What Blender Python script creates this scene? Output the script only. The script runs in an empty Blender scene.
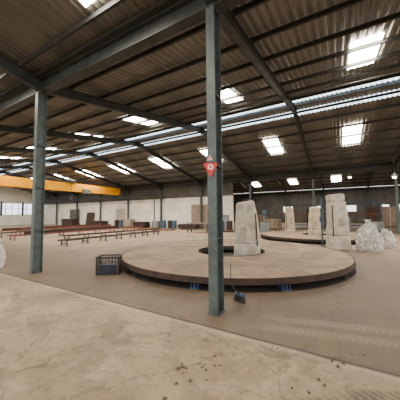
import bpy, bmesh, math, random
from mathutils import Vector, Matrix, noise
random.seed(7)
S = bpy.context.scene
C = S.collection
R = math.radians
# ------------------------------------------------------------------ materials
class NT:
    def __init__(s, name):
        s.m = bpy.data.materials.new(name); s.m.use_nodes = True
        s.t = s.m.node_tree; s.b = s.t.nodes['Principled BSDF']
        s.co = s.t.nodes.new('ShaderNodeTexCoord').outputs['Object']
    def link(s, a, b):
        if isinstance(a, (int, float)): b.default_value = a
        elif isinstance(a, tuple): b.default_value = (*a, 1) if len(a) == 3 and b.type == 'RGBA' else a
        else: s.t.links.new(a, b)
    def mth(s, op, a, b=0.0, c=0.0):
        n = s.t.nodes.new('ShaderNodeMath'); n.operation = op
        s.link(a, n.inputs[0]); s.link(b, n.inputs[1]); s.link(c, n.inputs[2]); return n.outputs[0]
    def noise(s, scale, detail=4, rough=.6, vec=None, dist=0):
        n = s.t.nodes.new('ShaderNodeTexNoise'); n.inputs['Scale'].default_value = scale
        n.inputs['Detail'].default_value = detail; n.inputs['Roughness'].default_value = rough
        n.inputs['Distortion'].default_value = dist
        s.t.links.new(vec or s.co, n.inputs['Vector']); return n.outputs['Fac']
    def scl(s, v):
        n = s.t.nodes.new('ShaderNodeMapping'); n.inputs['Scale'].default_value = v
        s.t.links.new(s.co, n.inputs['Vector']); return n.outputs[0]
    def mr(s, v, a, b, c=0.0, d=1.0):
        n = s.t.nodes.new('ShaderNodeMapRange'); n.interpolation_type = 'SMOOTHSTEP'
        s.link(v, n.inputs[0])
        for i, q in enumerate((a, b, c, d)): n.inputs[i+1].default_value = q
        return n.outputs[0]
    def mix(s, f, a, b):
        n = s.t.nodes.new('ShaderNodeMix'); n.data_type = 'RGBA'
        s.link(f, n.inputs[0]); s.link(a, n.inputs[6]); s.link(b, n.inputs[7]); return n.outputs[2]
    def xyz(s):
        n = s.t.nodes.new('ShaderNodeSeparateXYZ'); s.t.links.new(s.co, n.inputs[0]); return n.outputs
    def bump(s, h, st=.3, d=.02):
        n = s.t.nodes.new('ShaderNodeBump'); n.inputs['Strength'].default_value = st; n.inputs['Distance'].default_value = d
        s.link(h, n.inputs['Height']); s.t.links.new(n.outputs[0], s.b.inputs['Normal'])
    def fin(s, col, rough=.7, metal=0.0):
        s.link(col, s.b.inputs['Base Color']); s.link(rough, s.b.inputs['Roughness']); s.b.inputs['Metallic'].default_value = metal
        return s.m
def simple(name, c1, c2=None, scale=6, rough=.7, metal=0.0, bump=.15, spec=None):
    n = NT(name); c2 = c2 or tuple(v*.65 for v in c1)
    f = n.noise(scale, 6, .65)
    n.bump(f, bump, .02)
    if spec is not None: n.b.inputs['Specular IOR Level'].default_value = spec
    return n.fin(n.mix(n.mr(f, .35, .68), c1, c2), rough, metal)
def emis(name, col, st):
    n = NT(name); n.link(col, n.b.inputs['Base Color'])
    n.b.inputs['Emission Color'].default_value = (*col, 1)
    f = n.noise(3, 3)
    n.link(n.mr(f, .2, .8, st*.75, st*1.2), n.b.inputs['Emission Strength']); return n.m
teal = simple('teal grey steel paint', (.085, .115, .117), (.048, .064, .064), 5, .5, .1)
dsteel = simple('dark roof steel', (.042, .045, .043), (.025, .026, .024), 3, .6, .1)
girdm = simple('girder grey green', (.052, .062, .062), (.028, .032, .032), 2, .55, .1)
black = simple('black iron', (.03, .03, .032), (.05, .04, .036), 9, .6, .3)
rust = simple('rusty brown steel', (.062, .032, .021), (.026, .017, .013), 5, .75, .1)
redst = simple('red oxide steel', (.22, .06, .036), (.11, .036, .024), 4, .65, .1)
yellow = simple('crane yellow', (.98, .43, .0), (.88, .38, .0), 1.2, .7, 0, .05, .05)
bluep = simple('blue paint', (.04, .09, .18), (.03, .05, .09), 7, .55, 0)
concp = simple('worn grey white casing', (.56, .51, .43), (.34, .30, .245), 2.8, .85, 0, .3)
cream = simple('cream dusty casing', (.58, .48, .35), (.38, .30, .21), 2.8, .85, 0, .3)
paneld = simple('dingy panel', (.40, .35, .28), (.28, .24, .19), 3, .8)
trimp = simple('faded door frame', (.50, .45, .37), (.38, .33, .27), 3, .8)
whitew = simple('white wall paint', (.88, .83, .73), (.68, .63, .54), .8, .85)
sackm = simple('wrapped white plastic', (.74, .72, .67), (.5, .48, .44), 4, .5, 0, .3)
redp = simple('sign red', (.80, .015, .02), (.62, .01, .015), 6, .45)
whp = simple('sign white', (.9, .9, .9), (.8, .8, .8), 6, .5)
card = simple('brown cardboard', (.24, .16, .10), (.15, .10, .065), 2, .85)
greym = simple('grey machine', (.2, .215, .22), (.13, .14, .145), 4, .5, .2)
doorm = simple('faded brown door boards', (.30, .23, .17), (.20, .15, .11), 3, .8)
woodm = simple('pallet wood', (.28, .21, .14), (.18, .13, .085), 5, .85)
dirt = simple('dirt clump', (.11, .08, .06), (.16, .12, .09), 20, .95, 0, .6)
clad = simple('dark cladding', (.12, .112, .10), (.07, .065, .06), 1.5, .7, .2)
def mk_sky(name, st, col):
    n = NT(name); x = n.xyz()
    w = n.mth('SINE', n.mth('MULTIPLY', x[0], 2*math.pi/.19))
    f = n.noise(2.2, 4)
    v = n.mth('MULTIPLY', n.mr(w, -1, 1, .65, 1.1), n.mr(f, .3, .7, st*.6, st*1.15))
    n.b.inputs['Emission Color'].default_value = (*col, 1)
    n.link(v, n.b.inputs['Emission Strength']); return n.fin((.8, .78, .7), .5)
skyl = mk_sky('translucent skylight sheet', 60, (1, .90, .74))
strip = mk_sky('translucent ridge sheet', 4.5, (.66, .86, 1))
winm = emis('bright window', (.78, .9, 1), 2.6)
lampm = emis('lamp glow', (1, .98, .92), 25)
# plastic
n = NT('cloudy plastic film'); f = n.noise(7, 7); f2 = n.noise(4.0, 5)
n.bump(f, .7, .04); n.link(n.mr(f2, .40, .60, .3, .85), n.b.inputs['Alpha'])
plast = n.fin(n.mix(n.mr(f, .40, .60), (.90, .90, .86), (.5, .5, .46)), .18)
# roof sheet
n = NT('weathered roof sheet'); x = n.xyz()
cell = n.t.nodes.new('ShaderNodeTexWhiteNoise'); cell.noise_dimensions = '1D'
n.link(n.mth('FLOOR', n.mth('DIVIDE', x[0], .95)), cell.inputs['W'])
f = n.noise(1.0, 6, .6, n.scl((1.6, .35, 1)))
f2 = n.mth('ADD', n.mth('MULTIPLY', f, .7), n.mth('MULTIPLY', cell.outputs['Value'], .3))
c = n.mix(n.mr(f2, .3, .75), (.190, .180, .162), (.098, .093, .084))
roofm = n.fin(c, .42, .15)
# deck
n = NT('dusty turntable deck'); g = n.t.nodes.new('ShaderNodeNewGeometry')
f = n.noise(1.2, 7, .65); ff = n.noise(14, 5)
c = n.mix(n.mr(f, .40, .60), (.33, .235, .155), (.19, .13, .087))
c = n.mix(n.mth('MULTIPLY', g.outputs['Random Per Island'], .4), c, (.24, .172, .12))
c = n.mix(n.mr(ff, .52, .75, 0, .4), c, (.40, .30, .21))
n.bump(ff, .2, .01); deckm = n.fin(c, .8)
# floor
n = NT('dusty concrete floor'); x = n.xyz()
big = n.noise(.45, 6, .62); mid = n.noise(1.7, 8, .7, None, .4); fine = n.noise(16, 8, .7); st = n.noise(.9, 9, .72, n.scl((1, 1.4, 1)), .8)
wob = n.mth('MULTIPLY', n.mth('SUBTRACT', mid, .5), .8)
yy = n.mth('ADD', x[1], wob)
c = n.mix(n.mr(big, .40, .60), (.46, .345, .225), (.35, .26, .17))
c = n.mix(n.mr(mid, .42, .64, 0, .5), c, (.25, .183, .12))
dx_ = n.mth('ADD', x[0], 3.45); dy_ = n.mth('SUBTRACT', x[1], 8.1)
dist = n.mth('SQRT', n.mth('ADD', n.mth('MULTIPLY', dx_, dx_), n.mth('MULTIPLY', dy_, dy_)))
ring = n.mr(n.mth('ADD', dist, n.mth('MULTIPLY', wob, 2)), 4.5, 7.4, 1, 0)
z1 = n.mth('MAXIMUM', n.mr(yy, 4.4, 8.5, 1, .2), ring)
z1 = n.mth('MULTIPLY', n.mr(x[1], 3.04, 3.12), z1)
c = n.mix(n.mr(n.noise(1.3, 7, .6, n.scl((.6, 1.5, 1)), .6), .54, .66, 0, .35), c, (.60, .475, .335))  # pale worn blotches, also painting soft sunlight patches into the floor colour
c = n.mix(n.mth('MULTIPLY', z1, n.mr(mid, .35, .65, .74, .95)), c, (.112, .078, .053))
c = n.mix(n.mr(st, .48, .58, 0, .4), c, (.16, .113, .076))
c = n.mix(n.mr(n.noise(.7, 7, .65, n.scl((1.2, 1, 3)), .5), .53, .62, 0, .5), c, (.12, .085, .058))
c = n.mix(n.mr(n.noise(3.1, 5, .6, None, 1.2), .60, .67, 0, .55), c, (.09, .065, .046))
c = n.mix(n.mr(fine, .46, .66, 0, .45), c, (.16, .115, .078))
# hairline cracks
vor = n.t.nodes.new('ShaderNodeTexVoronoi'); vor.feature = 'DISTANCE_TO_EDGE'; vor.inputs['Scale'].default_value = .55
vadd = n.t.nodes.new('ShaderNodeVectorMath'); vadd.operation = 'ADD'
n.t.links.new(n.co, vadd.inputs[0]); cmb = n.t.nodes.new('ShaderNodeCombineXYZ'); n.link(wob, cmb.inputs[0]); n.link(n.mth('MULTIPLY', n.mth('SUBTRACT', fine, .5), .25), cmb.inputs[1])
n.t.links.new(cmb.outputs[0], vadd.inputs[1]); n.t.links.new(vadd.outputs[0], vor.inputs['Vector'])
c = n.mix(n.mr(vor.outputs['Distance'], .002, .010, .45, 0), c, (.07, .052, .038))
jl = n.mth('SUBTRACT', x[1], n.mth('ADD', 3.07, n.mth('MULTIPLY', wob, .04)))
j = n.mth('MULTIPLY', n.mr(n.mth('ABSOLUTE', jl), .01, .045, 1, 0), .9)
c = n.mix(j, c, (.045, .034, .026))
c = n.mix(n.mth('MULTIPLY', n.mr(jl, -.14, -.05), n.mr(jl, -.05, .0, .35, 0)), c, (.54, .43, .31))
for (px, py, dx, dy, w) in ((-1.1, 1.56, .80, .60, .12), (-.55, 1.5, .82, .57, .10), (.0, 2.5, .9, .44, .10), (-.9, 3.45, .97, .22, .10), (-.9, 3.8, .97, .22, .10)):
    a = n.mth('SUBTRACT', x[0], px); b = n.mth('SUBTRACT', x[1], py)
    dd = n.mth('ADD', n.mth('SUBTRACT', n.mth('MULTIPLY', a, dy), n.mth('MULTIPLY', b, dx)), n.mth('MULTIPLY', wob, .2))
    al = n.mth('ADD', n.mth('MULTIPLY', a, dx), n.mth('MULTIPLY', b, dy))
    tr = n.mr(n.mth('SINE', n.mth('ADD', n.mth('MULTIPLY', al, 85), n.mth('MULTIPLY', n.mth('ABSOLUTE', dd), 60))), -.8, .5, .35, 1)
    band = n.mr(n.mth('ABSOLUTE', dd), w*.6, w*1.3, 1, 0)
    ee = n.mth('MULTIPLY', n.mth('MULTIPLY', band, tr), n.mr(mid, .36, .54, .4, .85))
    ee = n.mth('MULTIPLY', ee, n.mth('MULTIPLY', n.mr(al, -.4, .3), n.mr(al, 1.2, 2.4, 1, 0)))
    c = n.mix(ee, c, (.09, .066, .048) if py < 3 else (.26, .195, .135))
n.bump(n.mth('ADD', n.mth('MULTIPLY', fine, .4), mid), .35, .03)
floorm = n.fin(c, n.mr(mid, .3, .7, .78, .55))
shadem = simple('painted shade disc', (.025, .02, .017), (.045, .035, .028), 4, .8)  # near-black tone that paints the shade beneath the turntables
# ------------------------------------------------------------------ geometry helpers
class MB:
    def __init__(s): s.bm = bmesh.new()
    def box(s, c, d, rz=0, bev=0, tilt=None):
        r = bmesh.ops.create_cube(s.bm, size=1)
        M = Matrix.Translation(c) @ Matrix.Rotation(rz, 4, 'Z')
        if tilt: M = M @ Matrix.Rotation(tilt[0], 4, 'X') @ Matrix.Rotation(tilt[1], 4, 'Y')
        M = M @ Matrix.Diagonal((*d, 1))
        bmesh.ops.transform(s.bm, matrix=M, verts=r['verts'])
        if bev:
            es = list({e for v in r['verts'] for e in v.link_edges})
            bmesh.ops.bevel(s.bm, geom=es, offset=bev, segments=2, affect='EDGES')
        return s
    def bar(s, p0, p1, w, h, off=(0, 0)):
        p0 = Vector(p0); p1 = Vector(p1); d = (p1-p0); L = d.length; d.normalize()
        up = Vector((0, 0, 1)) if abs(d.z) < .95 else Vector((0, 1, 0))
        sd = d.cross(up).normalized(); u = sd.cross(d).normalized()
        M = Matrix((sd, d, u)).transposed().to_4x4(); M.translation = (p0+p1)/2 + sd*off[0] + u*off[1]
        r = bmesh.ops.create_cube(s.bm, size=1)
        bmesh.ops.transform(s.bm, matrix=M @ Matrix.Diagonal((w, L, h, 1)), verts=r['verts']); return s
    def ibeam(s, p0, p1, fl, dep, t=.014):
        s.bar(p0, p1, fl, t, (0, dep/2-t/2)); s.bar(p0, p1, fl, t, (0, -dep/2+t/2)); return s.bar(p0, p1, t*.8, dep-2*t)
    def tube(s, p0, p1, r, n=10, r2=None):
        p0 = Vector(p0); p1 = Vector(p1); d = p1-p0
        q = d.to_track_quat('Z', 'Y').to_matrix().to_4x4(); q.translation = (p0+p1)/2
        bmesh.ops.create_cone(s.bm, cap_ends=True, segments=n, radius1=r, radius2=r if r2 is None else r2, depth=d.length, matrix=q); return s
    def loft(s, rings, cap=True):
        vs = [[s.bm.verts.new(p) for p in rg] for rg in rings]; k = len(vs[0])
        for a, b in zip(vs, vs[1:]):
            for i in range(k): s.bm.faces.new((a[i], a[(i+1) % k], b[(i+1) % k], b[i]))
        if cap:
            s.bm.faces.new(vs[0][::-1]); s.bm.faces.new(vs[-1])
        return s
    def build(s, name, mat, parent=None, smooth=False):
        bmesh.ops.recalc_face_normals(s.bm, faces=s.bm.faces)
        me = bpy.data.meshes.new(name); s.bm.to_mesh(me); s.bm.free()
        if smooth:
            for p in me.polygons: p.use_smooth = True
        me.materials.append(mat)
        o = bpy.data.objects.new(name, me); C.objects.link(o)
        if parent: o.parent = parent
        return o
def thing(name, label, cat, loc=(0, 0, 0), rz=0, group=None):
    o = bpy.data.objects.new(name, None); C.objects.link(o); o.empty_display_size = .2
    o.location = loc; o.rotation_euler = (0, 0, rz); return tag(o, label, cat, group)
def tag(o, label, cat, group=None):
    o['label'] = label; o['category'] = cat
    if group: o['group'] = group
    return o
def struct(o): o['kind'] = 'structure'; return o
def dup(root, loc, rz=None, label=None, group=None, scale=None):
    r = root.copy(); C.objects.link(r); r.location = loc
    if rz is not None: r.rotation_euler = (0, 0, rz)
    if label: r['label'] = label
    if group: r['group'] = group
    if scale: r.scale = scale
    for ch in list(root.children):
        c = ch.copy(); C.objects.link(c); c.parent = r
        for gch in list(ch.children):
            d = gch.copy(); C.objects.link(d); d.parent = c
    return r
CAMH = 1.6; F = 238.0; HOR = 214.0
def gp(px, py, h=0.0):      # where a sight line meets the ground (or a level h)
    d = F*(CAMH-h)/(py-HOR); r = (px-200)/F*d
    return Vector((.866*r-.5*d, .5*r+.866*d, h))
# ------------------------------------------------------------------ dimensions
X0, X1 = -46.5, 9.6
BX = [-1.76 + 5.62*k for k in range(-8, 3)]
YA, YR, YB, YR2, YC = 3.56, 13.1, 22.75, 32.4, 42.05
ZA, ZE, ZR = 5.36, 5.05, 6.98
SL = (ZR-ZA)/(YR-YA)
SL0 = .2
SL2 = (ZR-ZE)/(YB-YR)
def zroof(y):
    if y < YA: return ZA + SL0*(YA-y)
    if y < YR: return ZA + SL*(y-YA)
    if y < YB: return ZR - SL2*(y-YR)
    if y < YR2: return ZE + SL2*(y-YB)
    return ZR - SL2*(y-YR2)
# ------------------------------------------------------------------ floor and roof
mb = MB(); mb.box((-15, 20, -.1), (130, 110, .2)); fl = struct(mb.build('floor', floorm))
def corr(x0, x1, y0, y1, dz=0, per=.19, amp=.036):
    mb = MB(); bm = mb.bm; N = int(round((x1-x0)/per)); rows = []
    for y in (y0, y1):
        z = zroof(y if y == y0 else y-1e-5)+dz
        if y == y0: z = zroof(y0+1e-5)+dz
        row = []
        for i in range(N+1):
            for fx, h in ((0, 0), (.3, 0), (.5, amp), (.8, amp)):
                if i == N and fx > 0: break
                row.append(bm.verts.new((x0+(i+fx)*per, y, z+h)))
        rows.append(row)
    for i in range(len(rows[0])-1): bm.faces.new((rows[0][i], rows[0][i+1], rows[1][i+1], rows[1][i]))
    return mb
RO = .30   # roof sheet sits above rafter axis
def roofseg(a, b): struct(corr(X0, X1, a, b, RO).build('ceiling', roofm))
for a, b in ((-6.2, YA), (YA, YR-.85), (YR-.45, YR), (YR, YR+.55), (YR+1.0, YB), (YB, YR2), (YR2, YC)): roofseg(a, b)
for a, b, lb in ((YR-.85, YR-.45, 'upper long bluish translucent strip on the near side of the roof ridge'), (YR+.55, YR+1.0, 'lower long bluish translucent strip on the far side of the roof ridge')):
    tag(corr(X0, X1, a, b, RO-.01).build('ridge_light_strip', strip), lb, 'skylight')
SX = [5.6, .9, -3.85, -8.9, -13.9, -19.4, -25, -30.6, -36.2]
def sky_at(x, yc, label, L=2.3, group='roof skylights', W=.57):
    o = corr(x-W, x+W, yc-L/2, yc+L/2, RO-.030, .19, .02).build('skylight', skyl)
    tag(o, label, 'skylight', group); return o
nearl = {.9: 'large bright skylight at upper right, above the ridge strips', -3.85: 'bright skylight just right of the near column, on the near slope', -8.9: 'bright skylight left of the near column, third along the near slope'}
for x in SX: sky_at(x, 9.2 if x < 0 else 8.7, nearl.get(x, 'small bright skylight far along the near roof slope'), 1.7 if x == -3.85 else 2.1, None if x in nearl else 'far skylights of the near slope', .42 if x > -10 else .7)
farl = {.9: 'bright upright skylight below the ridge strips at far right', -3.85: 'bright upright skylight on far slope, second from the right', -8.9: 'skylight on far slope right behind the near column'}
for x in SX: sky_at(x, 17.4, farl.get(x, 'small bright skylight in the row along the far roof slope'), 2.7, None if x in farl else 'skylight row of the far slope', .45 if x > -10 else .8)
for x in (-3.85, -9.3): sky_at(x, 1.72, 'skylight overhead on the roof slope nearest the viewer', 2.2, 'skylights of the near bay', .4)
for x in (0, -5.6, -11.2): sky_at(x, 37.5, 'dim distant skylight in the second bay roof', 2.3, 'skylights of the second bay')
# purlins
def purlin(y, lab, grp):
    z = zroof(y)+RO-.034
    mb = MB(); mb.bar((X0, y, z-.06), (X1, y, z-.06), .012, .11)
    mb.bar((X0, y+.025, z-.008), (X1, y+.025, z-.008), .05, .012); mb.bar((X0, y+.025, z-.112), (X1, y+.025, z-.112), .05, .012)
    tag(mb.build('roof_purlin', dsteel), lab, 'purlin', grp)
def span(a, b, k):
    return [a + (b-a)*(i+.5)/k for i in range(k)]
for y in span(-6.2, YA, 8): purlin(y, 'thin dark purlin under the roof slope nearest the viewer', 'purlins of the nearest slope')
for y in span(YA+.2, YR-.9, 7)+[YR-.42]: purlin(y, 'thin dark purlin under the near roof slope before the ridge', 'purlins of the near slope')
for y in [YR+.52]+span(YR+1.0, YB, 7): purlin(y, 'thin dark purlin under the far roof slope beyond the ridge', 'purlins of the far slope')
for y in span(YB, YR2, 6)+span(YR2, YC, 6): purlin(y, 'distant dark purlin in the second bay roof', 'purlins of the second bay')
# rafters
def rafter(label, group, ys, x, za):
    (ya, yr, yb) = ys
    t = thing('roof_rafter', label, 'rafter', (x, ya, 0), 0, group)
    D = yr-ya; D2 = yb-yr
    m = MB(); m.ibeam((0, 0, za), (0, D, ZR), .15, .3); m.build('rafter_beam', dsteel, t)
    m = MB(); m.ibeam((0, D, ZR), (0, D+D2, ZE), .15, .3); m.build('rafter_beam', dsteel, t)
    m = MB(); m.box((0, D, ZR-.06), (.17, .05, .42)); m.build('ridge_plate', dsteel, t)
    for s, y0 in ((1, 0), (-1, D+D2)):
        if s == 1 and za > ZE: continue
        m = MB(); z0 = ZE-.15
        prof = [(y0+s*.1, z0), (y0+s*1.3, z0+1.3*SL2), (y0+s*.1, z0-.38)]
        a = [m.bm.verts.new((-.006, p, q)) for p, q in prof]; b = [m.bm.verts.new((.006, p, q)) for p, q in prof]
        m.bm.faces.new(a); m.bm.faces.new(b[::-1])
        for i in range(3): m.bm.faces.new((a[i], b[i], b[(i+1) % 3], a[(i+1) % 3]))
        m.bar((0, prof[2][0], prof[2][1]), (0, prof[1][0], prof[1][1]), .15, .014)
        m.build('haunch', dsteel, t)
    return t
r1 = rafter('dark steel rafter over main hall, one of the row of frames', 'main hall rafters', (YA, YR, YB), BX[0], ZA)
for x in BX[1:]:
    dup(r1, (x, YA, 0), label={round(BX[8], 2): 'dark rafter rising from near column and bending at the ridge', round(BX[7], 2): 'dark rafter rising from top of the left column'}.get(round(x, 2)))
r2 = rafter('distant dark rafter in the second bay', 'second bay rafters', (YB, YR2, YC), BX[3], ZE)
for x in BX[4:]: dup(r2, (x, YB, 0))
def nrafter(x, lab):
    t = thing('roof_rafter', lab, 'rafter', (x, YA, 0), 0, 'nearest slope rafters')
    m = MB(); m.ibeam((0, -9.6, zroof(YA-9.6)), (0, 0, ZA), .16, .34); m.build('rafter_beam', girdm, t)
    m = MB(); m.box((0, -.02, ZA), (.2, .03, .4)); m.build('end_plate', girdm, t)
nrafter(BX[7], 'grey rafter running up and left from top of the left column')
nrafter(BX[8], 'grey rafter running overhead from the near column'); nrafter(BX[6], 'grey rafter off to the left over the nearest bay'); nrafter(BX[9], 'grey rafter overhead to the right')
# valley girders with gutter
def girder(y, x0, x1, label, m_, z, dep=.34):
    t = thing('valley_girder', label, 'girder', ((x0+x1)/2, y, 0)); L = (x1-x0)/2
    m = MB(); m.ibeam((-L, 0, z-.02), (L, 0, z-.02), .22, dep, .02); m.build('beam', m_, t)
    m = MB(); m.box((0, 0, z+.19), (2*L, .46, .02)); m.box((0, -.22, z+.225), (2*L, .02, .07)); m.box((0, .22, z+.225), (2*L, .02, .07)); m.build('gutter', dsteel, t)
girder(YA, X0+.15, X1, 'long grey girder and gutter running over the near columns', girdm, ZA, .38)
girder(YB, X0+.15, X1, 'long girder and gutter over the far row of columns', dsteel, ZE)
girder(YC, -19.8, X1, 'distant girder along the back edge of the second bay', dsteel, ZE)
m = MB(); m.tube((X0+.15, 9.9, zroof(9.9)-.2), (X1, 9.9, zroof(9.9)-.2), .025, 8)
tag(m.build('conduit_pipe', dsteel), 'thin dark conduit pipe running lengthwise under the near slope', 'pipe')
# ------------------------------------------------------------------ columns
def column(label, loc, group=None, H=ZE-.2, mat=teal):
    t = thing('steel_column', label, 'column', loc, 0, group)
    m = MB(); m.box((0, -.12, H/2), (.155, .014, H)); m.box((0, .12, H/2), (.155, .014, H)); m.box((0, 0, H/2), (.01, .24, H)); m.build('post', mat, t)
    m = MB(); m.box((0, 0, .008), (.19, .28, .016)); m.build('base_plate', mat, t)
    for sx in (-1, 1):
        for sy in (-1, 1):
            mm = MB(); mm.tube((sx*.05, sy*.09, .014), (sx*.05, sy*.09, .04), .012, 6); mm.build('bolt', rust, t)
    m = MB(); m.box((0, 0, H+.006), (.18, .28, .012)); m.build('cap_plate', mat, t)
    m = MB()
    for z in (1.2, 2.4, 3.6): m.box((.04, 0, z), (.075, .226, .01)); m.box((-.04, 0, z), (.075, .226, .01))
    m.build('stiffener', mat, t)
    return t
c1 = column('tall teal grey steel column in the centre foreground carrying a red sign', (BX[8], YA, 0), None, ZA-.225)
dup(c1, (BX[7], YA, 0), label='teal grey steel column standing at left with wrapped bundle behind it')
dup(c1, (BX[6], YA, 0), label='teal grey steel column beyond the left edge')
dup(c1, (BX[9], YA, 0), label='teal grey steel column beyond the right edge')
c2 = None
for x in BX[1:]:
    lb = 'distant steel column standing against the long white wall'; g = 'columns along the white wall'
    if x > -9: lb = 'steel column behind the second turntable'; g = 'far columns in the open'
    if x > 3 and x < 5: lb = 'steel column at the right edge of the view'; g = None
    if c2 is None: c2 = column(lb, (x, YB, 0), g)
    else:
        c = dup(c2, (x, YB, 0), label=lb, group=g)
        if g is None and 'group' in c: del c['group']
for x in BX[5:]: dup(c2, (x, YC, 0), label='very distant column on back edge of second bay', group='back row columns')
# sign on the column
t = thing('safety_sign', 'red triangular warning sign with white emblem fixed to centre column', 'sign', (BX[8], YA-.16, 2.33), R(25)); t.scale = (.8, .8, .8)
def plate(m, pts, y0, y1):
    a = [m.bm.verts.new((p[0], y0, p[1])) for p in pts]; b = [m.bm.verts.new((p[0], y1, p[1])) for p in pts]
    m.bm.faces.new(a); m.bm.faces.new(b[::-1]); k = len(pts)
    for i in range(k): m.bm.faces.new((a[i], b[i], b[(i+1) % k], a[(i+1) % k]))
m = MB(); plate(m, [(-.135, .12), (.135, .12), (.145, .10), (.02, -.15), (-.02, -.15), (-.145, .10)], -.006, .0); m.build('board', redp, t)
m = MB()
ring = [(.06*math.cos(i*math.pi/12), .038+.06*math.sin(i*math.pi/12)) for i in range(24)]
plate(m, ring, -.009, -.006); m.build('emblem', whp, t)
m = MB(); plate(m, [(-.012, .003), (.012, .003), (.012, .073), (-.012, .073)], -.012, -.009); plate(m, [(-.035, .027), (.035, .027), (.035, .049), (-.035, .049)], -.012, -.009); m.build('emblem_mark', redp, t)
m = MB(); plate(m, [(-.06, -.02), (.05, -.02), (-.005, .075)], -.006, 0)
o = m.build('small_pennant', simple('pale pink', (.8, .35, .35), (.85, .6, .58), 12), None); o.location = (BX[8]-.01, YA-.15, 2.49); o.rotation_euler = (0, 0, R(25)); tag(o, 'small pale pink tag taped above the red sign on the column', 'tag')
# ------------------------------------------------------------------ turntables
def turntable(label, loc, Rr=3.78, Ri=1.2, top=.27, rz=0):
    t = thing('turntable', label, 'turntable', loc, rz)
    N = 16; m = MB(); bm = m.bm
    for k in range(N):
        a0 = 2*math.pi*k/N+.003; a1 = 2*math.pi*(k+1)/N-.003; K = 7
        for (ra, rb) in ((Ri, 2.4), (2.41, Rr-.03)):
            vs = {}
            for i in range(K+1):
                a = a0+(a1-a0)*i/K
                for r_ in (ra, rb):
                    for z in (top-.02, top): vs[i, r_, z] = bm.verts.new((r_*math.cos(a), r_*math.sin(a), z))
            for i in range(K):
                bm.faces.new([vs[i, ra, top], vs[i, rb, top], vs[i+1, rb, top], vs[i+1, ra, top]])
                bm.faces.new([vs[i, ra, top-.02], vs[i+1, ra, top-.02], vs[i+1, rb, top-.02], vs[i, rb, top-.02]])
                for r_ in (ra, rb): bm.faces.new([vs[i, r_, top], vs[i+1, r_, top], vs[i+1, r_, top-.02], vs[i, r_, top-.02]])
            for i in (0, K): bm.faces.new([vs[i, ra, top], vs[i, rb, top], vs[i, rb, top-.02], vs[i, ra, top-.02]])
    m.build('deck', deckm, t)
    def ringm(r0, r1, z0, z1, name, mt, K=128):
        m = MB(); bm = m.bm; rg = []
        for i in range(K):
            a = 2*math.pi*i/K; c, s_ = math.cos(a), math.sin(a)
            rg.append([bm.verts.new((r*c, r*s_, z)) for r, z in ((r0, z0), (r1, z0), (r1, z1), (r0, z1))])
        for i in range(K):
            A = rg[i]; B = rg[(i+1) % K]
            for j in range(4): bm.faces.new((A[j], A[(j+1) % 4], B[(j+1) % 4], B[j]))
        return m.build(name, mt, t)
    ringm(Rr-.03, Rr, top-.13, top+.006, 'rim', rust)
    ringm(Ri-.02, Ri, top-.15, top+.012, 'inner_rim', black)
    ringm(Rr-.75, Rr-.65, .07, top-.13, 'roller_track', black)
    m = MB(); m.tube((0, 0, .0), (0, 0, .006), Rr+.02, 64); m.build('underside_shade', shadem, t)  # dark disc added to paint shade in the hole and below the deck
    m = MB()
    for k in range(N):
        a = 2*math.pi*k/N; m.bar((Ri*math.cos(a), Ri*math.sin(a), top-.075), ((Rr-.03)*math.cos(a), (Rr-.03)*math.sin(a), top-.075), .07, .1)
    m.build('radial_beams', black, t)
    for k in range(12):
        a = 2*math.pi*(k+.35)/12; c, s_ = math.cos(a), math.sin(a); rr = Rr-.14
        m = MB(); m.box((rr*c, rr*s_, .012), (.26, .2, .024), a); m.box((rr*c, rr*s_, .06), (.2, .03, .1), a)
        m.box(((rr)*c-.07*s_, rr*s_+.07*c, .065), (.2, .015, .11), a); m.box(((rr)*c+.07*s_, rr*s_-.07*c, .065), (.2, .015, .11), a)
        st = m.build('roller_stand', bluep if k in (2, 9, 10) else black, t)
    return t
TC = (-3.4, 8.1, 0)
turntable('large round low turntable platform with dusty brown deck and rust rim', TC)
T2 = (-1.3, 17.0, 0)
turntable('second round turntable platform farther back beyond the right machine', T2, 3.4, .8, .24, .2)
# ------------------------------------------------------------------ casings
def sqring(cx, cy, z, hx, hy, k=28, p=5.0, amp=.02, seed=0, tilt=(0, 0)):
    out = []
    for i in range(k):
        a = 2*math.pi*i/k; c, s_ = math.cos(a), math.sin(a)
        rr = (abs(c)**p+abs(s_)**p)**(-1/p)
        x_, y_ = hx*rr*c, hy*rr*s_
        q = 1+amp*3*noise.noise(Vector((c*1.6+seed, s_*1.6, z*2.0)))+amp*1.2*noise.noise(Vector((c*5+seed, s_*5, z*6)))
        x_ *= q; y_ *= q
        out.append((cx+x_, cy+y_, z+tilt[0]*x_+tilt[1]*y_))
    return out
def loftprof(prof, amp=.02, seed=0, steps=7, p=8, tilt=(0, 0)):
    rings = []; zt = prof[-1][0]; zb = prof[0][0]
    def add(z, hx, hy, cx):
        q = ((z-zb)/(zt-zb))**2
        rings.append(sqring(cx, 0, z, hx, hy, 64, p, amp, seed, (tilt[0]*q, tilt[1]*q)))
    for (z0, hx0, hy0, cx0), (z1, hx1, hy1, cx1) in zip(prof, prof[1:]):
        for i in range(steps):
            q = i/steps; add(z0+(z1-z0)*q, hx0+(hx1-hx0)*q, hy0+(hy1-hy0)*q, cx0+(cx1-cx0)*q)
    add(*prof[-1]); return rings
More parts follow.
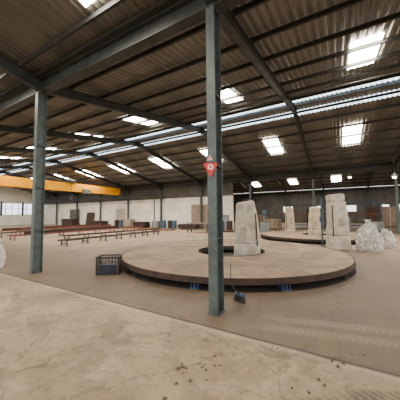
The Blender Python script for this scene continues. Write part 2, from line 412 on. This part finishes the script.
def casing(label, loc, rz, mat, s=1.0, kind=0, w=1.0):
    t = thing('mould_casing', label, 'machine', loc, rz)
    u = s*w
    if kind == 0:
        m = MB(); m.loft(loftprof([(0, .45*u, .43*u, 0), (.56*s, .44*u, .42*u, .0)], .005, 1)); m.build('base_block', mat, t, True)
        m = MB(); m.loft(loftprof([(.56*s, .43*u, .41*u, 0), (1.1*s, .40*u, .38*u, .01), (1.6*s, .365*u, .34*u, .0), (1.95*s, .32*u, .30*u, -.02), (2.03*s, .26*u, .24*u, -.03)], .013, 4, 7, 6, (.16, .05))); m.build('body', mat, t, True)
        m = MB(); m.tube((.05*u, .05, 1.9*s), (.05*u, .05, 2.12*s), .07*s, 12); m.build('shaft', rust, t)
        m = MB(); m.tube((.34*u, -.42*u, .50*s), (.30*u, -.38*u, 1.6*s), .022, 8); m.build('pipe', rust, t)
        m = MB(); m.box((-.12*u, -.41*u, .98*s), (.2*u, .04*s, .3*s), 0, .01); m.build('side_panel', paneld, t)
    else:
        m = MB(); m.loft(loftprof([(0, .47*u, .45*u, .02), (.5*s, .455*u, .435*u, .02)], .005, 2)); m.build('base_block', mat, t, True)
        m = MB(); m.loft(loftprof([(.5*s, .445*u, .425*u, .02), (1.1*s, .415*u, .395*u, .02), (1.66*s, .38*u, .36*u, -.01), (1.74*s, .36*u, .34*u, -.01)], .013, 14, 7, 6, (.05, 0))); m.build('body', mat, t, True)
        m = MB(); m.box((-.04*u, 0, 1.88*s), (.70*u, .60*u, .28*s), 0, .04, (0, R(-3))); m.build('cap', mat, t)
        m = MB(); m.tube((.05*u, 0, 1.98*s), (.05*u, 0, 2.10*s), .08*s, 14); m.build('shaft', rust, t)
        m = MB(); m.tube((-.30*u, -.44*u, .5*s), (-.30*u, -.40*u, 1.6*s), .022, 8); m.build('pipe', rust, t)
        m = MB(); m.box((.1*u, -.42*u, 1.0*s), (.2*u, .05*s, .3*s), 0, .01); m.build('side_panel', paneld, t)
    return t
casing('grey white tapered machine in the middle of the large turntable', (TC[0]+.55, TC[1]+.12, .006), R(22), concp)
p = gp(336, 250); casing('tallest grey white tapered machine at right beside the plastic bags', p, R(18), concp, 1.2, 1, .74)
casing('slim cream machine rising from the second turntable', (T2[0], T2[1], .006), R(30), cream, .98, 0, .8)
p = gp(289, 236.5); casing('cream machine just behind the grey white one, left of the slim one', p, R(10), cream, .98, 1, .74)
# ------------------------------------------------------------------ bags and bundle
def blob(name, label, cat, loc, sx, sy, sz, mat, seed, tie=True, amp=.13, group=None, fr=1.4, cram=.16, rz=0):
    t = thing(name, label, cat, loc, rz, group)
    m = MB(); r = bmesh.ops.create_icosphere(m.bm, subdivisions=6, radius=1)
    for v in m.bm.verts:
        d = v.co.normalized()
        cr = 1-abs(noise.noise(d*2.6+Vector((seed, 1, 0)))); cr2 = 1-abs(noise.noise(d*5.5+Vector((seed, 4, 2)))); cr3 = 1-abs(noise.noise(d*11+Vector((seed, 7, 5))))
        q = 1+amp*noise.fractal(d*fr+Vector((seed, seed*2, 0)), 1.0, 2.1, 3)+cram*(cr**5)+cram*.5*(cr2**5)+cram*.35*cr3**4-cram*.9
        sqz = 1-.4*max(d.z, 0)
        v.co = Vector((d.x*sx*q*sqz, d.y*sy*q*sqz, max(d.z*q, -.72)*sz/1.6+.72*sz/1.6))
    m.build('bag', mat, t, True)
    if tie:
        rings = []
        for (z, r_) in ((sz*.85, .05*sx*3), (sz*1.0, .045), (sz*1.04, .035), (sz*1.12, .09), (sz*1.18, .13)):
            rings.append([(r_*(1+.25*math.sin(5*a*math.pi/8+seed))*math.cos(a*math.pi/8), r_*math.sin(a*math.pi/8), z) for a in range(16)])
        m = MB(); m.loft(rings); m.build('tied_neck', mat, t, True)
    return t
blob('plastic_bag', 'larger loose translucent white plastic bag right of the tall machine', 'bag', gp(367, 252), .46, .40, 1.1, plast, 3, True, .2, None, 1.5, .26, R(-25))
blob('plastic_bag', 'smaller translucent plastic bag leaning behind the larger one', 'bag', gp(384, 249), .36, .34, .75, plast, 17, False, .2, None, 1.5, .26, R(40))
blob('wrapped_bundle', 'upright white plastic wrapped bundle at the left edge', 'bundle', gp(0, 266), .19, .18, .72, sackm, 21, True, .10, None, 1.4, .14)
# ------------------------------------------------------------------ wire crate with scrap
p = gp(110, 271.5)
t = thing('wire_crate', 'small dark open wire basket left of the turntable rim', 'basket', p, R(35))
w, d_, h_ = .56, .38, .48
m = MB()
for sx in (-1, 1):
    for sy in (-1, 1): m.box((sx*w/2, sy*d_/2, h_/2), (.03, .03, h_))
for z in (.03, h_):
    for s_ in (-1, 1): m.box((0, s_*d_/2, z-.015), (w, .03, .035)); m.box((s_*w/2, 0, z-.015), (.03, d_, .035))
m.build('frame', black, t)
m = MB()
for i in range(1, 7):
    xx = -w/2+w*i/7
    for s_ in (-1, 1): m.tube((xx, s_*d_/2, .02), (xx, s_*d_/2, h_-.02), .009, 6)
for i in range(1, 5):
    yy_ = -d_/2+d_*i/5
    for s_ in (-1, 1): m.tube((s_*w/2, yy_, .02), (s_*w/2, yy_, h_-.02), .009, 6)
for i in range(1, 4):
    z = h_*i/4
    for s_ in (-1, 1): m.tube((-w/2, s_*d_/2, z), (w/2, s_*d_/2, z), .009, 6); m.tube((s_*w/2, -d_/2, z), (s_*w/2, d_/2, z), .009, 6)
m.build('mesh', black, t)
m = MB(); m.box((0, 0, .012), (w, d_, .012)); m.build('bottom_panel', black, t)
o = MB().box((-.04, 0, .135), (.42, .27, .23), 0, .02).build('tool_box', simple('dark slate blue', (.03, .055, .095), (.02, .03, .05), 6, .6)); o.location = (p.x, p.y, .0); o.rotation_euler = (0, 0, R(35)); tag(o, 'dark slate blue box lying inside the small wire basket', 'box')
# broom leaning on the centre column
b0 = gp(238, 300); b1 = Vector((BX[8]+.10, YA+.19, .50))
t = thing('broom', 'short dark broom leaning against the foot of the centre column', 'broom', b0, 0)
m = MB(); m.tube((0, 0, .13), b1-b0, .014, 10); m.build('handle', black, t)
m = MB(); m.box((0, 0, .13), (.22, .06, .05), R(-20), .01); m.build('head', bluep, t)
m = MB()
for i in range(9):
    for j in range(3):
        a = R(-20); u, v_ = (i-4)*.024, (j-1)*.018
        m.tube((u*math.cos(a)-v_*math.sin(a), u*math.sin(a)+v_*math.cos(a), .11), (1.12*(u*math.cos(a)-v_*math.sin(a)), 1.12*(u*math.sin(a)+v_*math.cos(a)), .0), .009, 5)
m.build('bristles', black, t)
# ------------------------------------------------------------------ roller tables / rails on the left
def rail_table(label, loc, L, W, H, mat, rz=0, rollers=True, group=None, legs=6):
    t = thing('roller_table', label, 'conveyor', loc, rz, group)
    for s_ in (-1, 1): m = MB(); m.bar((s_*W/2, 0, H-.04), (s_*W/2, L, H-.04), .05, .07); m.build('side_rail', mat, t)
    for i in range(legs):
        y = .2+(L-.4)*i/(legs-1)
        m = MB()
        for s_ in (-1, 1): m.box((s_*W/2, y, (H-.07)/2), (.05, .05, H-.07)); m.box((s_*W/2, y, .01), (.12, .12, .02))
        m.box((0, y, .12), (W, .04, .04)); m.build('leg_frame', mat, t)
    if rollers:
        m = MB(); m.tube((-W/2, 0, 0), (W/2, 0, 0), .028, 10); r0 = m.build('roller', rust, t); r0.location = (0, .2, H-.03)
        for i in range(1, int(L/.6)):
            r_ = r0.copy(); C.objects.link(r_); r_.parent = t; r_.location = (0, .2+i*.6, H-.03)
    return t
rail_table('low black roller table running away beyond the wire basket', (-12.6, 7.2, 0), 7.6, .5, .32, black, R(-1), True, None, 7)
rail_table('low rusty roller table second from the front at left', (-15.4, 9.0, 0), 8.5, .55, .30, rust, R(-4), True, None, 7)
rail_table('red oxide rail table at far left under the crane', (-18.4, 7.2, 0), 11.5, .6, .34, redst, 0, True, None, 8)
rail_table('long black rail table farther left in the background', (-21.4, 7.6, 0), 11.0, .7, .38, black, R(1), True, None, 8)
rail_table('red rail table beyond the long black one', (-24.4, 8.2, 0), 11.0, .7, .38, redst, R(-1), False, None, 8)
for k, (x, y, L, z) in enumerate(((-18.3, 8.0, 8, .355), (-21.4, 8.8, 9, .41), (-24.3, 9.0, 9, .395))):
    m = MB(); m.ibeam((0, 0, .08), (0, L, .08), .1, .16, .015); o = m.build('steel_profile', redst if k % 2 else rust); o.location = (x, y, z)
    if k: o.rotation_euler = (0, 0, R(1 if k == 1 else -1))
    tag(o, 'long rusty steel beam lying on a rail table', 'steel beam', 'beams on the rail tables')
# ------------------------------------------------------------------ crane
XC = -25.45
t = thing('overhead_crane', 'yellow overhead travelling crane spanning the hall at left', 'crane', (XC, YA, 0))
m = MB(); m.box((0, 9.6, 4.66), (.5, 18.2, .9), 0, .02); m.build('main_girder', yellow, t)
for y in range(1, 18, 2): m = MB(); m.box((.26, y+.3, 4.66), (.02, .05, .86)); m.build('girder_stiffener', yellow, t)
for y in (.55, 18.63): m = MB(); m.box((0, y, 4.22), (2.1, .3, .34), 0, .02); m.build('end_truck', dsteel, t)
m = MB(); m.box((.0, 11.8, 5.19), (1.0, 1.1, .16), 0, .02); m.tube((.0, 11.3, 5.4), (0, 12.3, 5.4), .18, 16); tr_ = m.build('trolley', black, t)
m = MB(); m.tube((.42, 11.8, 3.5), (.42, 11.8, 5.2), .02, 6); m.box((.42, 11.8, 3.4), (.18, .25, .3), 0, .02); m.build('hook_block', black, tr_)
m = MB(); m.box((.42, 13.6, 4.3), (.35, .9, .5), 0, .03); m.build('hoist_motor', greym, tr_)
for y, s_, lb in ((YA+.55, -1, 'near crane runway beam on the left column side'), (YB-.57, 1, 'far crane runway beam carrying yellow crane along white wall')):
    t = thing('runway_beam', lb, 'beam', (0, y, 0))
    m = MB(); m.ibeam((X0+.15, 0, 3.88), (-18.6, 0, 3.88), .2, .32, .02); m.build('beam', dsteel, t)
    for x in BX[1:5]: m = MB(); m.box((x, s_*.2, 3.68), (.15, .46, .08)); m.build('bracket', dsteel, t)
for x in BX[1:5]: dup(c1, (x, YA, 0), label='teal grey column of near row far beyond the left edge', group='near row columns out of view')
# ------------------------------------------------------------------ walls
m = MB(); m.box(((X0-9.4)/2, YB+.45, 1.75), (-X0-9.4, .2, 3.5)); struct(m.build('wall_back', whitew))
m = MB(); m.box(((X0-9.4)/2, YB+.45, 4.35), (-X0-9.4, .12, 1.7)); struct(m.build('trim_1', clad))
m = MB(); m.box((X0, 10, .9), (.2, 27, 1.8)); m.box((X0, 10, 5.45), (.2, 27, 3.7)); struct(m.build('wall_left', whitew))
for i in range(9):
    y = -1.0+i*3
    m = MB(); m.box((X0, y, 2.75), (.3, .3, 2.3)); struct(m.build('trim_2', clad))
for i in range(8):
    y = .5+i*3
    m = MB(); m.box((X0, y, 2.7), (.06, 2.7, 1.8)); o = struct(m.build('window_%d' % (i+1), winm))
    m = MB()
    for k in (-.9, 0, .9): m.box((X0+.05, y+k, 2.7), (.05, .08, 1.8))
    m.box((X0+.05, y, 2.7), (.05, 2.7, .08)); m.build('window_frame', clad, o)
for i, (x, w_, h2, mt) in enumerate(((-36.5, 2.6, 2.5, clad), (-26, 1.6, 2.3, trimp), (-13.2, 2.4, 2.6, doorm))):
    m = MB(); m.box((x, YB+.33, h2/2), (w_, .06, h2)); o = struct(m.build('door_%d' % (i+1), mt))
    m = MB(); m.box((x-w_/2-.05, YB+.32, h2/2), (.1, .1, h2)); m.box((x+w_/2+.05, YB+.32, h2/2), (.1, .1, h2)); m.box((x, YB+.32, h2+.05), (w_+.2, .1, .1)); m.build('door_frame', trimp, o)
m = MB()
m.box((-5, YC+.3, .9), (50, .2, 1.8)); m.box((-5, YC+.3, 3.95), (50, .12, 2.5))
for a, b in ((-30, -8), (-6.5, -3.0), (-2.2, 1.2), (2.4, 5.5), (6.3, 7.0), (9.0, 12.5), (15, 20)): m.box(((a+b)/2, YC+.3, 2.25), (b-a, .14, .92))
struct(m.build('wall_back_far', clad))
m = MB(); m.box((-20, 32.6, 2.9), (.2, 19, 5.8)); struct(m.build('wall_side_far', clad))
# ------------------------------------------------------------------ background goods
def rack(label, loc, rz, L=3.0, H=2.2, D=.9, lv=3, group=None):
    t = thing('storage_rack', label, 'rack', loc, rz, group)
    for sx in (-1, 1):
        m = MB()
        for sy in (-1, 1): m.box((sx*L/2, sy*D/2, H/2), (.08, .08, H))
        m.bar((sx*L/2, -D/2, .3), (sx*L/2, D/2, H-.3), .03, .03); m.build('upright', bluep, t)
    for k in range(lv):
        m = MB(); z = .35+k*(H-.4)/(lv-1)
        for sy in (-1, 1): m.box((0, sy*D/2, z), (L, .05, .1))
        m.box((0, 0, z+.04), (L, D, .03)); m.build('shelf', redst if k % 2 else bluep, t)
    return t
rack('blue and red storage rack at right in the second bay', (2.0, 28, 0), 0, 3, 2.6)
rack('long storage rack far right in the background', (6.8, 29, 0), .1, 3.4, 2.8)
rack('storage rack standing behind the slim machine', (-3.4, 27.5, 0), 0, 3, 2.5)
def crate(label, loc, rz, s=(1.1, 1.0, .9), group=None, mat=card):
    t = thing('goods_crate', label, 'crate', loc, rz, group)
    m = MB()
    for k in (-1, 0, 1): m.box((k*s[0]*.42, 0, .05), (.1, s[1], .1))
    m.box((0, 0, .115), (s[0], s[1], .03)); m.build('pallet', woodm, t)
    m = MB(); m.box((0, 0, .13+s[2]/2), s, 0, .02); m.build('body', mat, t)
    m = MB(); m.box((0, 0, .135+s[2]), (s[0]*1.02, .08, .012)); m.box((0, -s[1]/2-.006, .13+s[2]/2), (.08, .012, s[2])); m.build('strap', trimp, t)
    return t
for i, (x, y, s_, mt, lb) in enumerate((
    (-7.5, 26, (1.4, 1.1, 1.3), card, 'tall brown strapped crate right of the white wall end'),
    (-5.6, 24.6, (1.2, 1.0, .9), woodm, 'pale wooden crate on pallet beside the tall brown crate'),
    (.2, 25.2, (1.5, 1.1, 1.0), greym, 'grey crate between storage rack and second turntable'),
    (2.6, 24.6, (1.1, 1.0, .7), greym, 'low grey crate in front of the right storage rack'),
    (5.2, 25.6, (1.5, 1.2, 1.1), card, 'brown crate near the column at the right edge'),
    (7.6, 24.5, (1.2, 1.1, 1.4), clad, 'tall dark crate at the far right edge'),
    (-1.8, 31, (2.6, 1.2, 2.0), clad, 'big dark crate deep in the second bay'),
    (4.4, 33, (2.8, 1.4, 2.1), card, 'big brown crate deepest in the second bay at right'),
    (-23.0, 21.8, (1.3, .9, .9), doorm, 'faded brown crate against the white wall toward the crane'),
    (-18.4, 21.7, (1.0, .8, .7), greym, 'low grey crate close to the middle of the white wall'))):
    crate(lb, (x, y, 0), (.15*i-.3) if i < 8 else 0, s_, None, mt)
for i, (x, w_, h_2) in enumerate(((-11.3, .9, 1.9), (-10.2, .8, 1.5), (-32.4, 1.8, 2.0))):
    m = MB(); m.box((0, 0, h_2/2), (w_, .03, h_2)); o = m.build('steel_sheet', (rust, greym, rust)[i]); o.location = (x, YB-.02, 0.0); o.rotation_euler = (R(-8), 0, 0)
    tag(o, ['rusty sheet leaning on the wall right of the brown door', 'short grey sheet leaning at the right end of the wall', 'wide rusty sheet leaning on the wall under the crane'][i], 'sheet')
for i, (x, y, L, a) in enumerate(((-16.4, 18.8, 4, 0), (-16.2, 19.1, 4.5, 0), (-21.3, 19.7, 5, 1), (-21.5, 20.05, 5, 1), (-27, 20.1, 4, 0), (-8.2, 19.2, 3, 5), (-8.1, 19.6, 3, 5))):
    m = MB(); m.tube((-L/2, 0, .07), (L/2, 0, .07), .07, 12); o = m.build('steel_pipe', rust if i % 2 else redst); o.location = (x, y, 0); o.rotation_euler = (0, 0, R(a))
    tag(o, 'rusty steel pipe lying on the floor near the white wall', 'pipe', 'loose pipes near the wall')
def drum(label, loc, mat, group):
    t = thing('steel_drum', label, 'drum', loc, 0, group)
    prof = [(0, .28), (.02, .29), (.29, .29), (.3, .305), (.32, .305), (.33, .29), (.58, .29), (.59, .305), (.61, .305), (.62, .29), (.87, .29), (.88, .3), (.9, .3)]
    m = MB(); m.loft([[(r_*math.cos(a*math.pi/12), r_*math.sin(a*math.pi/12), z) for a in range(24)] for z, r_ in prof]); m.build('barrel', mat, t)
    m = MB(); m.tube((.12, .1, .9), (.12, .1, .93), .04, 10); m.build('bung', black, t)
for i, (x, y) in enumerate(((-9.9, 21.3), (-9.2, 21.7), (-17.4, 21.7), (-16.6, 21.9), (-15.8, 21.6), (-25.4, 21.9), (-24.6, 22.0))):
    drum('blue steel drum standing by the white wall' if i % 2 == 0 else 'rusty steel drum standing by the white wall', (x, y, 0), bluep if i % 2 == 0 else rust, 'blue drums along the white wall' if i % 2 == 0 else 'rusty drums along the white wall')
for i, (x, y, rz, s_) in enumerate(((-13.6, 21.2, 0, (2.2, .9, .5)), (-20.4, 21.3, 0, (1.8, 1.0, .7)), (-28.5, 21.3, 0, (3, 1, .8)), (-34.5, 21, 0, (2.6, 1, 1.0)))):
    t = thing('steel_stack', ['stack of brown steel plates nearest along the white wall', 'second stack of steel plates along the white wall', 'third stack of steel plates toward the crane', 'most distant stack of steel plates beyond the crane'][i], 'stack', (x, y, 0), rz)
    for k in (-1, 1): m = MB(); m.box((k*s_[0]*.35, 0, .05), (.12, s_[1], .1)); m.build('bearer', woodm, t)
    m = MB(); z = .1
    while z < s_[2]: m.box((random.uniform(-.08, .08), random.uniform(-.04, .04), z+.03), (s_[0], s_[1], .06)); z += .064
    m.build('plates', rust, t)
t = thing('drilling_machine', 'grey drilling machine standing right of the white wall end', 'machine', (-5.6, 21.0, 0), .3)
m = MB(); m.box((0, 0, .4), (.8, .7, .8), 0, .03); m.build('base', greym, t)
m = MB(); m.box((0, .2, 1.25), (.2, .2, .9), 0, .02); m.build('post', greym, t)
m = MB(); m.box((0, -.05, 1.7), (.35, .6, .35), 0, .04); m.tube((0, -.25, 1.15), (0, -.25, 1.55), .05, 12); m.build('drill_head', bluep, t)
t = thing('work_bench', 'dark work bench beyond the large turntable on its left', 'bench', (-10.4, 17.8, 0), .1)
m = MB(); m.box((0, 0, .8), (2.0, .9, .06)); m.build('bench_top', woodm, t)
for sx in (-1, 1):
    for sy in (-1, 1): m = MB(); m.box((sx*.9, sy*.38, .385), (.07, .07, .77)); m.build('leg', black, t)
p = gp(321, 247)
t = thing('stand_pipe', 'thin blue upright pipe with junction box left of the tall machine', 'pipe', p)
m = MB(); m.box((0, 0, .01), (.25, .25, .02)); m.build('foot', black, t)
m = MB(); m.tube((0, 0, .02), (0, 0, 2.3), .035, 12); m.build('pipe', bluep, t)
m = MB(); m.box((0, -.06, 1.3), (.16, .09, .24), 0, .01); m.build('junction_box', bluep, t)
def lamp(label, loc):
    t = thing('pendant_lamp', label, 'lamp', loc)
    z = zroof(loc[1])+RO-.02-loc[2]
    m = MB(); m.tube((0, 0, .2), (0, 0, z), .008, 6); m.build('cord', black, t)
    m = MB(); m.loft([[(r_*math.cos(a*math.pi/10), r_*math.sin(a*math.pi/10), q) for a in range(20)] for q, r_ in ((0, .2), (.12, .12), (.2, .05), (.24, .04))]); m.build('shade', greym, t)
    m = MB(); bmesh.ops.create_uvsphere(m.bm, u_segments=14, v_segments=8, radius=.11); m.build('bulb', lampm, t, True)
lamp('lit pendant lamp hanging near the right edge column', (3.2, 19.2, 3.85))
lamp('lit pendant lamp hanging above the tall grey white machine', (.9, 21.6, 4.35))
for i in range(34):
    px, py = random.choice(((195, 360), (200, 356), (345, 350), (170, 385), (300, 380), (205, 362), (260, 345), (190, 366), (340, 356)))
    px += random.gauss(0, 9); py += random.gauss(0, 5)
    q = gp(px, max(py, 325)); s_ = random.uniform(.006, .017)
    m = MB(); bmesh.ops.create_icosphere(m.bm, subdivisions=2, radius=1)
    for v in m.bm.verts:
        k = 1+.45*noise.noise(v.co*1.7+Vector((i*3, 0, 0))); v.co = Vector((v.co.x*s_*k*1.4, v.co.y*s_*k, max(v.co.z*k, -.5)*s_*.6+.3*s_))
    o = m.build('dirt_clump', dirt); o.location = q; o.rotation_euler = (0, 0, random.random()*6); tag(o, 'small dark dirt clump lying on the foreground floor', 'debris', 'dirt clumps on the floor')
# ------------------------------------------------------------------ light
w = bpy.data.worlds.new('World'); S.world = w; w.use_nodes = True
bg = w.node_tree.nodes['Background']; bg.inputs[0].default_value = (1, .955, .88, 1); bg.inputs[1].default_value = 2.7
# ------------------------------------------------------------------ camera
cd = bpy.data.cameras.new('Camera'); cam = bpy.data.objects.new('Camera', cd); C.objects.link(cam)
cd.sensor_width = 36; cd.lens = F/400*36; cd.clip_end = 400
M = Matrix.Rotation(R(30), 4, 'Z') @ Matrix.Rotation(R(90)+math.atan((HOR-200)/F), 4, 'X') @ Matrix.Rotation(R(-.5), 4, 'Z')
cam.matrix_world = Matrix.Translation((0, 0, CAMH)) @ M
S.camera = cam
